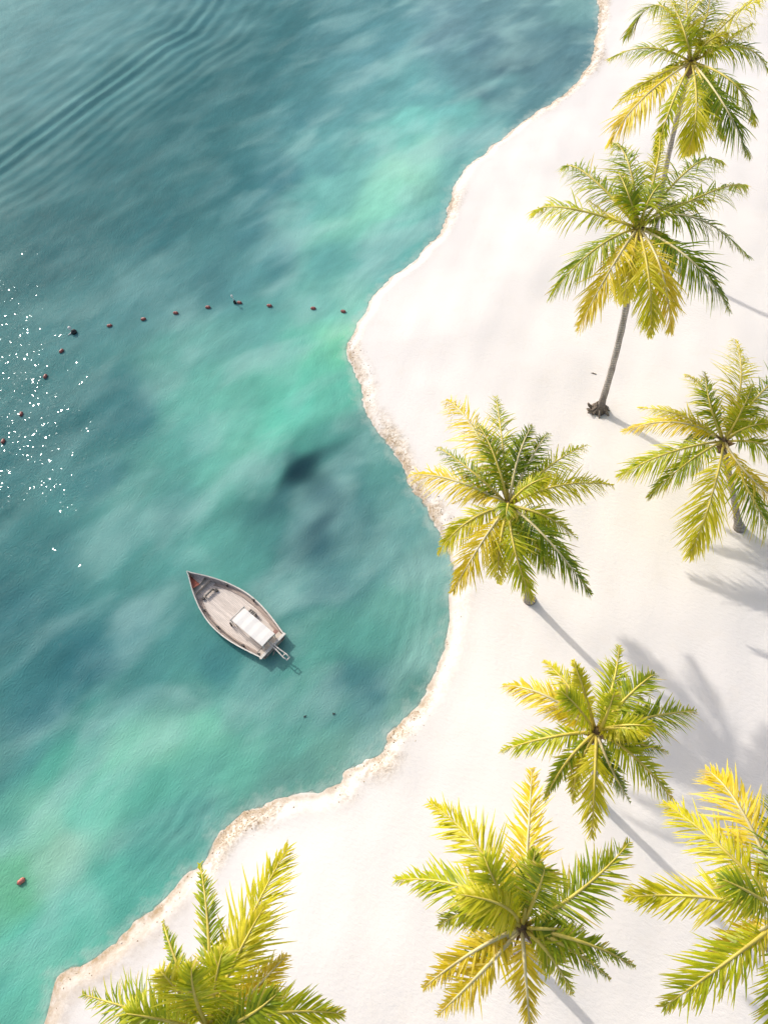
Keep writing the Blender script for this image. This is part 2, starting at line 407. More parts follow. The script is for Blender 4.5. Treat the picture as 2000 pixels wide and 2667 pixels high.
def water_material():
    b = NT('lagoon_water')
    p = b.pos()
    tint_ = b.attr('tint').outputs['Color']
    dep = b.attr('depth').outputs['Fac']
    rot = -0.80
    m1 = b.mapping(p, rot, (0.22, 0.45, 0.3))
    st = b.noise(m1, 1.0, 5, 0.55)
    m2 = b.mapping(p, rot, (0.6, 1.7, 1.0), (3, 5, 0))
    st2 = b.noise(m2, 1.0, 4, 0.6)
    k1 = b.rng(st, 0.25, 0.75, 0.86, 1.15, False); k2 = b.rng(st2, 0.25, 0.75, 0.93, 1.08, False)
    k = b.math('MULTIPLY', k1, k2)
    k = b.math('MULTIPLY', k, b.rng(b.attr('open_water').outputs['Fac'], 0, 1, WATER_K * 1.06, WATER_K * 0.82, False))
    kk = b.n('ShaderNodeCombineXYZ', ins={0: b.math('MULTIPLY', k, 0.98), 1: b.math('MULTIPLY', k, 1.0), 2: b.math('MULTIPLY', k, 1.02)}).outputs[0]
    c = b.mix(1.0, tint_, kk, 'MULTIPLY')
    # drifting veils of silt, stretched and curled by the current
    sh_ = b.rng(b.attr('open_water').outputs['Fac'], 0, 0.9, 1.0, 0.30, False)
    w1 = b.n('ShaderNodeTexNoise', ins={'Vector': b.mapping(p, rot + .15, (0.17, 0.30, 0.3), (7, 2, 0)), 'Scale': 1.0, 'Detail': 5.0, 'Roughness': 0.44, 'Distortion': 0.35}).outputs['Fac']
    veil = b.math('MULTIPLY', b.math('MULTIPLY', b.rng(w1, 0.42, 0.72, 0, 1), sh_), 0.44)
    lum = b.n('ShaderNodeSeparateColor', ins={0: tint_}).outputs[1]
    veil = b.math('MULTIPLY', veil, b.rng(lum, 0.10, 0.30, 0.1, 1.0))
    c = b.mix(veil, c, (0.36, 0.57, 0.54))
    w2 = b.n('ShaderNodeTexNoise', ins={'Vector': b.mapping(p, rot - .1, (0.20, 0.34, 0.3), (1, 9, 0)), 'Scale': 1.0, 'Detail': 4.0, 'Roughness': 0.44, 'Distortion': 0.3}).outputs['Fac']
    c = b.mix(b.math('MULTIPLY', b.math('MULTIPLY', b.rng(w2, 0.52, 0.75, 0, 1), sh_), 0.24), c, (0.055, 0.145, 0.165))
    # shallows over the white sand
    shal = b.math('ADD', dep, b.math('MULTIPLY', b.math('SUBTRACT', b.noise(p, 1.3, 6, 0.62), 0.5), 2.2))
    c = b.mix(b.rng(shal, -0.35, 0.75, 0.42, 0.0), c, (0.50, 0.57, 0.51))
    # ripples
    r1 = b.noise(b.mapping(p, rot + 0.25, (1.0, 2.4, 1.0)), 1.7, 3, 0.6)
    r2 = b.noise(b.mapping(p, rot - 0.35, (1.0, 2.0, 1.0)), 5.5, 2, 0.5)
    chop = b.rng(b.attr('open_water').outputs['Fac'], 0, 1, 0.35, 1.0, False)
    r3 = b.noise(b.mapping(p, rot, (1.0, 1.5, 1.0)), 11.0, 1, 0.5)
    h = b.math('MULTIPLY', b.math('ADD', b.math('MULTIPLY', r1, 0.045), b.math('ADD', b.math('MULTIPLY', r2, 0.085), b.math('MULTIPLY', r3, 0.045))), chop)
    bump = b.n('ShaderNodeBump', ins={'Strength': 0.75, 'Distance': 1.0, 'Height': h})
    # small facets of the wavelets, each tilted its own way: these give the separate sparkles
    vo = b.n('ShaderNodeTexVoronoi', ins={'Vector': p, 'Scale': 13.0}).outputs['Color']
    tl = b.n('ShaderNodeVectorMath', operation='SUBTRACT', ins={0: vo, 1: (0.5, 0.5, 0.5)}).outputs[0]
    tl = b.n('ShaderNodeVectorMath', operation='MULTIPLY', ins={0: tl, 1: (0.155, 0.155, 0.0)}).outputs[0]
    tl = b.n('ShaderNodeVectorMath', operation='ADD', ins={0: tl, 1: b.n('ShaderNodeNewGeometry').outputs['Normal']}).outputs[0]
    facet = b.n('ShaderNodeVectorMath', operation='NORMALIZE', ins={0: tl}).outputs[0]
    pr = b.n('ShaderNodeBsdfPrincipled', ins={'Base Color': c, 'Roughness': 0.6, 'Specular IOR Level': 0.0, 'Coat Weight': b.rng(b.n('ShaderNodeSeparateColor', ins={0: vo}).outputs[2], 0.50, 0.62, 0.10, 0.15), 'Coat Roughness': 0.03, 'Coat IOR': 1.33, 'Coat Normal': facet, 'Normal': bump.outputs[0]})
    tr = b.n('ShaderNodeBsdfTransparent', ins={'Color': (0.93, 0.98, 0.97, 1)})
    en = b.math('ADD', dep, b.math('MULTIPLY', b.math('SUBTRACT', b.noise(p, 2.2, 4), 0.5), 0.45))
    al = b.rng(en, -0.16, 0.10, 0.0, 1.0)
    ms = b.n('ShaderNodeMixShader', ins={0: al, 1: tr.outputs[0], 2: pr.outputs[0]})
    b.link(ms.outputs[0], b.out.inputs[0])
    return b.m
WATER_K = 0.72
open_w = sstep(0, 1, (sstep(1100, 100, px_ + 0.45 * (py_ - 600))))
sheet('lagoon_water', WZ, D_r < 0.55, water_material(), {'tint': tint, 'depth': -D_r, 'open_water': open_w})

# ------------------------------------------------------------------ rubble along the water (nobody could count it)
def rubble():
    mb = MB(); rng = random.Random(5)
    n = len(SH)
    for i in range(n - 1):
        a, c = SH[i], SH[i + 1]; s = SHS[i + 1]; L = (c - a).length
        t = (c - a).normalized(); nr = Vector((t.y, -t.x, 0))
        if inside(np.array([[a.x + nr.x * .4, a.y + nr.y * .4]]), LAND)[0] == False: nr = -nr
        if SHY[i] < -150 or SHY[i] > 2300: continue
        cnt = int(L * 44 * s * (0.25 + 1.5 * max(0, noise.noise(a * 0.35) + 0.35)))
        for _ in range(cnt):
            q = a + (c - a) * rng.random() + nr * (0.02 + abs(rng.gauss(0, 0.42)))
            q = q + t * rng.uniform(-.1, .1)
            z = land_z_fast(q.x, q.y)
            l = rng.uniform(.03, .11); wd = l * rng.uniform(.3, .7); hh = wd * rng.uniform(.3, .7); an = rng.uniform(0, 6.28)
            ca, sa = math.cos(an), math.sin(an)
            V = []
            for (x, y, zz) in ((-1, -.5, 0), (-.2, -1, 0), (1, -.3, 0), (.7, .8, 0), (-.6, .9, 0), (-.3, -.1, 1), (.4, .1, .8)):
                x = x * l * rng.uniform(.7, 1.2) * .5; y = y * wd * rng.uniform(.7, 1.2) * .5
                V.append((q.x + x * ca - y * sa, q.y + x * sa + y * ca, z + zz * hh - 0.004))
            mb.add(V, [(0, 1, 5), (1, 2, 6, 5), (2, 3, 6), (3, 4, 5, 6), (4, 0, 5)], 0, [rng.random()] * 7)
    b = NT('shore_rubble')
    t = b.attr('tone').outputs['Fac']
    c = b.ramp(t, [(0.0, (0.12, 0.075, 0.03)), (0.3, (0.30, 0.19, 0.085)), (0.65, (0.50, 0.37, 0.22)), (1.0, (0.74, 0.67, 0.58))])
    pr = b.n('ShaderNodeBsdfPrincipled', ins={'Base Color': c, 'Roughness': 0.9}); b.link(pr.outputs[0], b.out.inputs[0])
    o = mb.build('shore_rubble', b.m, tone=True); o['kind'] = 'stuff'
_gz = GZ.reshape(len(GY), len(GX))
def land_z_fast(x, y):
    i = int(np.clip(np.searchsorted(GX, x) - 1, 0, len(GX) - 2)); j = int(np.clip(np.searchsorted(GY, y) - 1, 0, len(GY) - 2))
    u = (x - GX[i]) / (GX[i + 1] - GX[i]); v = (y - GY[j]) / (GY[j + 1] - GY[j])
    return float((_gz[j, i] * (1 - u) + _gz[j, i + 1] * u) * (1 - v) + (_gz[j + 1, i] * (1 - u) + _gz[j + 1, i + 1] * u) * v)
rubble()

# ------------------------------------------------------------------ palms
def leaf_material(name, stops, trans):
    b = NT(name)
    t = b.attr('tone').outputs['Fac']
    tc = b.n('ShaderNodeTexCoord').outputs['Object']
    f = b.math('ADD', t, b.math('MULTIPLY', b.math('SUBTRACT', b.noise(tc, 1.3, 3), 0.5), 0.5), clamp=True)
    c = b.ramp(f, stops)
    pr = b.n('ShaderNodeBsdfPrincipled', ins={'Base Color': c, 'Roughness': 0.42, 'Specular IOR Level': 0.45})
    tl = b.n('ShaderNodeBsdfTranslucent', ins={'Color': c})
    ms = b.n('ShaderNodeMixShader', ins={0: trans, 1: pr.outputs[0], 2: tl.outputs[0]})
    b.link(ms.outputs[0], b.out.inputs[0])
    return b.m
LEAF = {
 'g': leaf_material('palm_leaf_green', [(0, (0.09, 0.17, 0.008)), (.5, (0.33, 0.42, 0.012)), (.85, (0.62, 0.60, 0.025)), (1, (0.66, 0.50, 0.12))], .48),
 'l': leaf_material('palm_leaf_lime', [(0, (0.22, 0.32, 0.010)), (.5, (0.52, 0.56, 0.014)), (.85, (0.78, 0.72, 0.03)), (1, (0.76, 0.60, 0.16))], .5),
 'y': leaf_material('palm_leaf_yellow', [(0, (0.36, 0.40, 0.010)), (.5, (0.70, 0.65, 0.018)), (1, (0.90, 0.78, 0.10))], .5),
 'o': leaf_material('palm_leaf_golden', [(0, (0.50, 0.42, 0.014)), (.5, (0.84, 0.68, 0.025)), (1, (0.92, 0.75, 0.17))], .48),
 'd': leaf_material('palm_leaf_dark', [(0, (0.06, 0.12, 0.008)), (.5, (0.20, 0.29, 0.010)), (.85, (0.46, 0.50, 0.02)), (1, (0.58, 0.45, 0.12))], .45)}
MIDRIB = paint('palm_midrib', (0.62, 0.50, 0.09), 0.5, .2, 1.5)
MIDRIB_PALE = paint('palm_midrib_pale', (0.66, 0.56, 0.28), 0.5, .2, 1.5)

def bark_material(name, foot):
    b = NT(name)
    tc = b.n('ShaderNodeTexCoord').outputs['Object']
    sep = b.n('ShaderNodeSeparateXYZ', ins={0: tc}).outputs[2]
    ring = b.math('SINE', b.math('ADD', b.math('MULTIPLY', sep, 40.0), b.math('MULTIPLY', b.noise(tc, 3.0, 3), 5.0)))
    f = b.noise(b.mapping(tc, 0, (6, 6, 0.8)), 1.6, 4)
    c = b.mix(b.rng(f, 0.3, 0.7, 0, 1), (0.34, 0.295, 0.25), (0.60, 0.54, 0.48))
    c = b.mix(b.rng(ring, 0.55, 1.0, 0, 0.55), c, (0.20, 0.165, 0.135))
    c = b.mix(b.rng(sep, 0.3, 2.4, foot, 0.0), c, (0.12, 0.095, 0.075))
    bp = b.n('ShaderNodeBump', ins={'Strength': 0.6, 'Distance': 0.03, 'Height': b.math('ADD', ring, f)})
    pr = b.n('ShaderNodeBsdfPrincipled', ins={'Base Color': c, 'Roughness': 0.9, 'Normal': bp.outputs[0]})
    b.link(pr.outputs[0], b.out.inputs[0]); return b.m
BARK = bark_material('palm_bark', .3)
BARK_FOOT = bark_material('palm_bark_dark_foot', .9)
FIBRE = paint('palm_fibre', (0.20, 0.135, 0.07), 0.95, .6, 7, .8)
ROOT = paint('palm_root', (0.20, 0.16, 0.125), 0.95, .5, 5, .8)

def frond(parent, org, base, mid, tip, kind, width, rng, roll, sheath=True):
    """rachis along base-mid-tip with drooping leaflets; all points in world, stored relative to org"""
    NS = 30
    pts = []
    p0, p2 = base, tip
    c = mid * 2 - (p0 + p2) * 0.5
    for i in range(NS + 1):
        t = i / NS
        pts.append(p0 * (1 - t) ** 2 + c * (2 * t * (1 - t)) + p2 * t * t)
    L = sum((pts[i + 1] - pts[i]).length for i in range(NS))
    side_bend = rng.uniform(-.25, .25)
    def P(t):
        x = t * NS; i = min(int(x), NS - 1); return pts[i].lerp(pts[i + 1], x - i)
    def T(t):
        i = min(int(t * NS), NS - 1); return (pts[i + 1] - pts[i]).normalized()
    Lm = max(L, 3.0)
    mb = MB(); n = int(64 + Lm * 6)
    up0 = Vector((0, 0, 1))
    gap = rng.uniform(.1, .9)
    for i in range(n):
        s = 0.13 + 0.87 * (i / (n - 1)) ** 0.95
        if abs(s - gap) < 0.018: continue
        t = T(s)
        N = up0 - t * up0.dot(t)
        if N.length < 0.25:
            hrz = (P(0.5) - base); hrz.z = 0
            N = N + (-hrz.normalized() if hrz.length > .05 else Vector((1, 0, 0))) * 0.5
            N = N - t * N.dot(t)
        N.normalize()
        S = t.cross(N)
        rl = roll * (1 - 0.3 * s)
        S, N = S * math.cos(rl) + N * math.sin(rl), N * math.cos(rl) - S * math.sin(rl)
        env = min(1.0, 0.35 + 2.6 * (s - .1)) * (1 - 0.72 * max(0, (s - .55) / .45) ** 1.7)
        ln0 = 0.26 * Lm * env * width
        fwd = math.radians(28 + 34 * s)
        for sg in (-1, 1):
            if rng.random() < 0.035: continue
            f = fwd + rng.uniform(-.24, .24)
            lift = rng.uniform(0.05, 0.38)
            d = (S * sg * math.cos(f) + t * math.sin(f) + N * lift).normalized()
            ln = ln0 * rng.uniform(.68, 1.2)
            w = (0.021 + 0.014 * rng.random()) * (0.75 + 0.05 * Lm)
            dr = rng.uniform(.3, 1.15) * (1.0 if rng.random() > .12 else 1.9)
            wv = (t - d * t.dot(d)).normalized()
            # the blade is folded a little about its own rib
            b0 = P(min(1, s)) - org
            V = []; tn = []; q = Vector(b0); dd = Vector(d)
            base_tone = min(1, max(0, rng.gauss(.50, .18)))
            for k2, (u, wk) in enumerate(((0, .55), (.3, 1.0), (.62, .82), (.86, .42), (1.0, .05))):
                if k2:
                    st = (u - pu) * ln
                    dd = (dd + Vector((0, 0, -1)) * dr * (u - pu) * 1.6).normalized()
                    q = q + dd * st
                pu = u
                ww = (wv - dd * wv.dot(dd)).normalized() * (w * wk)
                V += [q - ww, q + ww]
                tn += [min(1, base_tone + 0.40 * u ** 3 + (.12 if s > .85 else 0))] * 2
            mb.add(V, [(0, 1, 3, 2), (2, 3, 5, 4), (4, 5, 7, 6), (6, 7, 9, 8)], 0, tn)
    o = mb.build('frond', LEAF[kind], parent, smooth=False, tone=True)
    rb = MB()
    rb.tube([p - org + Vector((0, 0, .006)) for p in pts[::2]], [0.058 * (1 - i / 15) ** 0.8 + 0.009 for i in range(16)], 5)
    rb.build('midrib', MIDRIB_PALE if kind in 'od' else MIDRIB, o, smooth=True)
    return o

def palm(label, crown, h, base_px, specs, seed, trunk_r=0.17, fill=4, roots=False, rmax=3.0):
    rng = random.Random(seed)
    c = at(*crown, h)
    if base_px is None: b = Vector((c.x, c.y, 0))
    else: b = at(*base_px, 0)
    b.z = land_z_fast(b.x, b.y) - 0.06
    e = empty('coconut_palm', b)
    tag(e, label, 'palm tree', 'coconut palms on the white beach')
    org = Vector(b)
    # trunk, slightly bowed
    top = c - Vector((0, 0, .25))
    pts = []; rad = []
    bow = Vector((rng.uniform(-.35, .35), rng.uniform(-.2, .2), 0)) + Vector(((c.x - b.x) * -.12, (c.y - b.y) * -.12, 0))
    for i in range(23):
        t = i / 22
        p = org.lerp(top, t) + bow * math.sin(math.pi * t)
        pts.append(p - org)
        rad.append(trunk_r * (0.78 + 0.22 * (1 - t)) + 0.17 * math.exp(-t * h / .45) + 0.012 * math.sin(i * 2.4))
    mb = MB(); mb.tube(pts, rad, 14); mb.build('trunk', BARK_FOOT if roots else BARK, e, smooth=True)
    # fibrous heart of the crown, with the stubs of old leaf bases
    mb = MB()
    mb.tube([top - org + Vector((0, 0, z)) for z in (-.55, -.25, .05, .3, .48)], [trunk_r * 1.05, trunk_r * 1.45, trunk_r * 1.5, trunk_r * 1.05, .03], 12)
    for k in range(11):
        a = k * 2.4; dv = Vector((math.cos(a), math.sin(a), .35 + .5 * rng.random()))
        q = top - org + Vector((0, 0, -.35 + .06 * k))
        mb.tube([q, q + dv * .28, q + dv * rng.uniform(.42, .6)], [.075, .05, .02], 6)
    mb.build('crown_fibre', FIBRE, e)
    if roots:
        mb = MB()
        for k in range(22):
            a = rng.uniform(0, 6.28); r0 = .22; r1 = rng.uniform(.42, .72)
            d = Vector((math.cos(a), math.sin(a), 0))
            mb.tube([d * r0 * .8 + Vector((0, 0, rng.uniform(.3, .75))), d * (r0 + r1) * .5 + Vector((0, 0, .22)), d * r1 + Vector((0, 0, .0))], [.075, .07, .03], 6)
        for (a, hh) in ((2.7, .5), (3.3, .42), (3.05, .3)):
            d = Vector((math.cos(a), math.sin(a), 0))
            mb.tube([d * .35 + Vector((0, 0, .1)), d * .62 + Vector((0, 0, hh * .7)), d * .74 + Vector((.02, 0, hh))], [.12, .09, .05], 7)
        mb.build('root_mass', ROOT, e)
    for sp in specs:
        mid, tip, kind = sp[0], sp[1], sp[2]
        if rng.random() < .28: kind = rng.choice({'g': 'ld', 'l': 'gy', 'y': 'lo', 'o': 'yy', 'd': 'gg'}[kind])
        zm = sp[3] if len(sp) > 3 else .55
        zt = sp[4] if len(sp) > 4 else -.9
        wd = sp[5] if len(sp) > 5 else 1.0
        m = at(*mid, h + zm); t = at(*tip, h + zt)
        a = math.atan2(m.y - c.y, m.x - c.x)
        b0 = c + Vector((math.cos(a) * .12, math.sin(a) * .12, .0))
        # keep every frond a plausible length by letting its tip sink or rise along the line of sight
        ln = (m - b0).length + (t - m).length
        step = 0.12 if zt >= 0.3 else -0.12
        k = 0
        while ln < 2.9 and k < 22:
            zt += step; t = at(*tip, h + zt); zm += step * .35; m = at(*mid, h + zm)
            ln = (m - b0).length + (t - m).length; k += 1
        frond(e, org, b0, m, t, kind, wd, rng, rng.uniform(-.35, .35))
    for k in range(fill):        # young leaves round the heart, and old ones under the crown
        a = rng.uniform(0, 6.28)
        if k % 2 == 0:
            L = rng.uniform(1.5, 2.2); m = c + Vector((math.cos(a) * L * .38, math.sin(a) * L * .38, L * .55)); t = c + Vector((math.cos(a) * L * .85, math.sin(a) * L * .85, L * .72))
            kd = rng.choice('lyg')
        else:
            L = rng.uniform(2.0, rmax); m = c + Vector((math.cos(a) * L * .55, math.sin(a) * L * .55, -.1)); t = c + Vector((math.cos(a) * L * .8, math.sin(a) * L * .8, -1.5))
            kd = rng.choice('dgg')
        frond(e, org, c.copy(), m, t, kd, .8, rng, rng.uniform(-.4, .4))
    return e

palm('green palm in the top right corner, crown cut by the top edge of the photo', (1800, 160), 13, (1694, 692), [
 ((1790,40),(1775,-70),'l',1.6,2.0,1.2), ((1840,40),(1850,-60),'g',1.4,1.8), ((1880,70),(1985,-20),'y',1.0,.3), ((1720,15),(1632,95),'d',1.1,-.4),
 ((1690,125),(1588,152),'g',.6,-.6), ((1680,215),(1596,282),'y',.3,-1.0,.45), ((1668,262),(1588,372),'o',.3,-1.6,.8), ((1738,300),(1706,425),'l',.2,-2.2,.35),
 ((1812,290),(1786,402),'o',.2,-1.9,.8), ((1885,275),(1945,402),'d',.3,-2.0,.8), ((1915,222),(1962,322),'g',.4,-1.6,.8), ((1925,122),(1998,182),'g',.8,-.6,1.1),
 ((1890,110),(1960,60),'l',1.0,.6), ((1780,80),(1730,-30),'l',1.5,1.6), ((1850,260),(1880,360),'g',.1,-2.0,.7)], 1, fill=4)

palm('tall palm whose whole pale trunk and dark root mound show above the sand', (1662, 592), 13, (1556, 1090), [
 ((1470,541),(1391,553),'g',.6,-.7,.9), ((1538,462),(1470,432),'l',1.1,.2,.9), ((1640,440),(1602,372),'g',1.5,1.2,1.1), ((1708,440),(1716,345),'y',1.5,1.6,.6),
 ((1795,440),(1875,420),'g',1.1,.4), ((1850,500),(1938,483),'l',.9,-.2,.8), ((1690,520),(1735,462),'g',1.6,1.9,1.2), ((1640,520),(1610,450),'d',1.5,1.7,1.2),
 ((1800,565),(1948,668),'d',1.2,-1.0,.9), ((1800,680),(1895,802),'d',.5,-1.6,.95), ((1722,706),(1744,862),'o',.3,-2.0,.9), ((1690,735),(1692,872),'y',.2,-2.1,.8),
 ((1590,700),(1506,855),'o',.3,-1.9,.9), ((1542,655),(1432,773),'g',.5,-1.3,1.0), ((1640,700),(1620,790),'l',.1,-2.4,.9), ((1600,570),(1530,520),'y',.5,-.3,.7),
 ((1740,540),(1850,520),'g',1.3,.5)], 2, trunk_r=.19, fill=4, roots=True)

palm('yellowish palm cut by the right edge, just below the tall trunked palm', (1885, 1148), 5.4, (1916, 1392), [
 ((1928,1000),(1914,884),'y',1.0,.6,1.1), ((1838,1030),(1789,975),'l',1.0,.5), ((1780,1085),(1665,1062),'y',.6,-.2,.8), ((1760,1100),(1625,1122),'o',.5,-.5,.8),
 ((1740,1180),(1612,1240),'y',.4,-1.0,1.0), ((1790,1205),(1690,1292),'g',.3,-1.4,.95), ((1850,1300),(1797,1445),'y',.5,-1.4,1.0), ((1955,1245),(2060,1330),'o',.4,-1.3,.9),
 ((1960,1300),(2030,1420),'g',.2,-1.8,.9), ((1975,1030),(2070,950),'g',1.0,.5), ((2000,1095),(2130,1085),'y',.8,-.2), ((2010,1165),(2135,1240),'g',.6,-1.0),
 ((1930,1070),(1960,1000),'l',1.5,1.7,1.0), ((1850,1060),(1835,970),'g',1.3,1.4),], 3, fill=3)

palm('palm leaning over the water edge in the middle of the beach', (1324, 1315), 9.3, (1378, 1572), [
 ((1310,1171),(1292,1034),'l',.9,.3,1.05), ((1235,1120),(1160,1042),'o',.7,-.3,.85), ((1288,1190),(1245,1105),'d',1.3,1.2,1.1), ((1225,1225),(1140,1165),'g',.8,-.1,.9),
 ((1185,1252),(1068,1236),'y',.6,-.6,.95), ((1215,1362),(1142,1440),'y',.4,-1.2,.95), ((1250,1420),(1181,1538),'o',.3,-1.5,1.05), ((1342,1440),(1384,1560),'g',.3,-1.5,.9),
 ((1425,1405),(1535,1545),'d',.5,-1.3,.9), ((1420,1345),(1500,1400),'l',.5,-1.2,.9), ((1462,1264),(1593,1264),'y',.6,-.7,.9), ((1430,1215),(1527,1160),'l',.8,0,.9),
 ((1381,1197),(1428,1128),'g',1.1,.8,.9), ((1350,1190),(1385,1110),'d',1.3,1.3), ((1300,1430),(1300,1520),'y',.1,-2.0,.85), ((1395,1420),(1440,1500),'g',.2,-1.9,.8),
 ((1260,1290),(1180,1310),'o',.3,-1.2,.9)], 4, fill=4)

palm('dense round palm crown between two crowns at the lower right of the beach', (1553, 1905), 10, (1530, 2075), [
 ((1594,1789),(1612,1682),'l',.9,.3,1.0), ((1636,1812),(1704,1755),'g',1.2,.9,1.2), ((1690,1868),(1810,1852),'l',.7,-.3,1.2), ((1485,1794),(1417,1722),'y',.8,.2,.9),
 ((1520,1800),(1493,1722),'o',1.3,1.2,.5), ((1424,1814),(1313,1785),'o',.6,-.4,1.0), ((1424,1922),(1304,1956),'y',.4,-.9,.85), ((1475,1985),(1418,2083),'d',.3,-1.5,.6),
 ((1548,2030),(1540,2180),'y',.4,-1.2,1.0), ((1660,1980),(1756,2092),'g',.5,-1.2,1.0), ((1640,1930),(1740,1960),'g',.5,-.9,.9), ((1590,2000),(1640,2090),'d',.2,-1.8,.7),
 ((1580,1860),(1600,1800),'y',1.6,2.2,.6), ((1505,2000),(1490,2090),'y',.1,-1.8,.7), ((1470,1860),(1400,1850),'o',.3,-1.2,.8), ((1510,1850),(1460,1800),'l',1.3,1.2,.9)], 5, fill=3)

palm('large lime green palm in the middle of the bottom edge', (1359, 2415), 12, (1352, 2478), [
 ((1372,2224),(1385,2003),'y',.7,-.2,.95), ((1250,2215),(1120,2092),'y',.7,-.6,1.0), ((1212,2312),(1032,2292),'l',.7,-.7,1.05), ((1240,2375),(1142,2412),'y',.5,-1.1,1.0),
 ((1230,2480),(1103,2572),'o',.4,-1.2,.85), ((1250,2535),(1141,2642),'y',.3,-1.4,.9), ((1368,2541),(1382,2700),'o',.4,-1.1,.95), ((1432,2490),(1490,2590),'l',.4,-1.3,.9),
 ((1527,2458),(1652,2518),'l',.5,-1.0,.6), ((1480,2470),(1588,2550),'g',.4,-1.3,.7), ((1520,2312),(1637,2195),'l',.8,-.1,1.05), ((1400,2320),(1418,2262),'d',1.3,1.4,1.1),
 ((1300,2320),(1260,2230),'g',1.3,1.1,1.0), ((1440,2420),(1520,2420),'g',.6,-1.0,.8), ((1310,2360),(1200,2330),'l',1.1,.6,1.0), ((1280,2460),(1190,2490),'d',.1,-1.6,.9)], 6, fill=3, rmax=2.4)

palm('bright yellow palm in the bottom right corner with its heart outside the photo', (2050, 2385), 11.5, (1995, 2465), [
 ((1880,2210),(1730,2092),'o',.6,-.8,1.0), ((1935,2120),(1838,2005),'o',.8,-.4,1.0), ((1830,2337),(1632,2337),'y',.6,-.7,.9), ((1885,2510),(1728,2622),'l',.4,-1.1,1.0),
 ((1940,2440),(1840,2480),'o',.2,-1.6,.8), ((2030,2200),(2020,2040),'g',.9,.2), ((2030,2560),(2000,2720),'l',.3,-1.2), ((2200,2300),(2320,2200),'l',.8,-.2),
 ((2200,2420),(2350,2450),'y',.6,-.8), ((2150,2520),(2220,2650),'g',.4,-1.2), ((2120,2230),(2200,2080),'l',.9,.1), ((1960,2330),(1880,2290),'g',1.2,.9,1.0)], 7, fill=2)

palm('palm rising from the bottom left edge over the narrow tip of the beach', (545, 2690), 12, (600, 2735), [
 ((544,2440),(522,2252),'d',.9,.1,.55), ((470,2530),(425,2400),'d',1.0,.4,.5), ((632,2440),(748,2212),'y',.8,-.2,1.1), ((600,2530),(690,2360),'l',1.3,.9,1.0),
 ((650,2590),(745,2490),'y',.8,-.1,1.0), ((385,2640),(218,2590),'g',.7,-.5,1.1), ((710,2640),(890,2640),'l',.6,-.6,1.0), ((480,2600),(420,2530),'y',1.2,.8,1.0),
 ((640,2650),(720,2590),'g',1.0,.4,1.0), ((560,2570),(580,2480),'l',1.5,1.4,1.0), ((440,2660),(330,2640),'l',1.0,.4,1.1), ((400,2740),(280,2780),'g',.5,-.9), ((560,2840),(560,2960),'y',.5,-1.0),
 ((680,2780),(780,2860),'g',.4,-1.1), ((480,2820),(430,2920),'g',.4,-1.1), ((510,2600),(500,2520),'g',1.5,1.5,1.0)], 8, fill=3)

# ------------------------------------------------------------------ wooden boat
def planks(name, a, b_, w=0.11, rot=0.0):
    b = NT(name)
    tc = b.n('ShaderNodeTexCoord').outputs['Object']
    sep = b.n('ShaderNodeSeparateXYZ', ins={0: b.mapping(tc, rot)})
    yv = b.math('DIVIDE', sep.outputs[1], w)
    fr = b.math('FRACT', yv); ce = b.math('FLOOR', yv)
    rnd = b.n('ShaderNodeTexWhiteNoise', noise_dimensions='1D', ins={'W': ce}).outputs['Value']
    gr = b.noise(b.mapping(tc, rot, (1.2, 22, 1)), 2.0, 4)
    c = b.mix(rnd, a, b_)
    c = b.mix(b.rng(gr, 0.35, 0.7, 0, .55), c, tuple(x * .6 for x in a))
    seam = b.math('LESS_THAN', fr, 0.1)
    c = b.mix(b.math('MULTIPLY', seam, .65), c, (0.10, 0.085, 0.075))
    pr = b.n('ShaderNodeBsdfPrincipled', ins={'Base Color': c, 'Roughness': 0.8}); b.link(pr.outputs[0], b.out.inputs[0])
    return b.m
M_DECK = planks('deck_planks', (0.66, 0.57, 0.50), (0.82, 0.72, 0.64), .075)
M_RAIL = paint('rail_white', (0.62, 0.58, 0.53), .6, .12, 5)
M_HULL = paint('hull_grey_white', (0.50, 0.47, 0.43), .6, .2, 3)
M_BULW = planks('bulwark_wood', (0.40, 0.35, 0.325), (0.54, 0.475, 0.43), .16)
M_RED = paint('bow_red', (0.30, 0.085, 0.055), .6, .3, 4)
M_CREAM = paint('cream_board', (0.56, 0.48, 0.40), .7, .12, 4)
M_CANOPY = paint('canopy_white', (0.72, 0.695, 0.66), .55, .03, 2)
M_DARK = paint('dark_iron', (0.035, 0.032, 0.03), .6, .3, 8)
M_GREYW = paint('grey_wood', (0.25, 0.23, 0.21), .8, .25, 6)
M_ROPE = paint('rope', (0.16, 0.14, 0.12), .9, .2, 9)

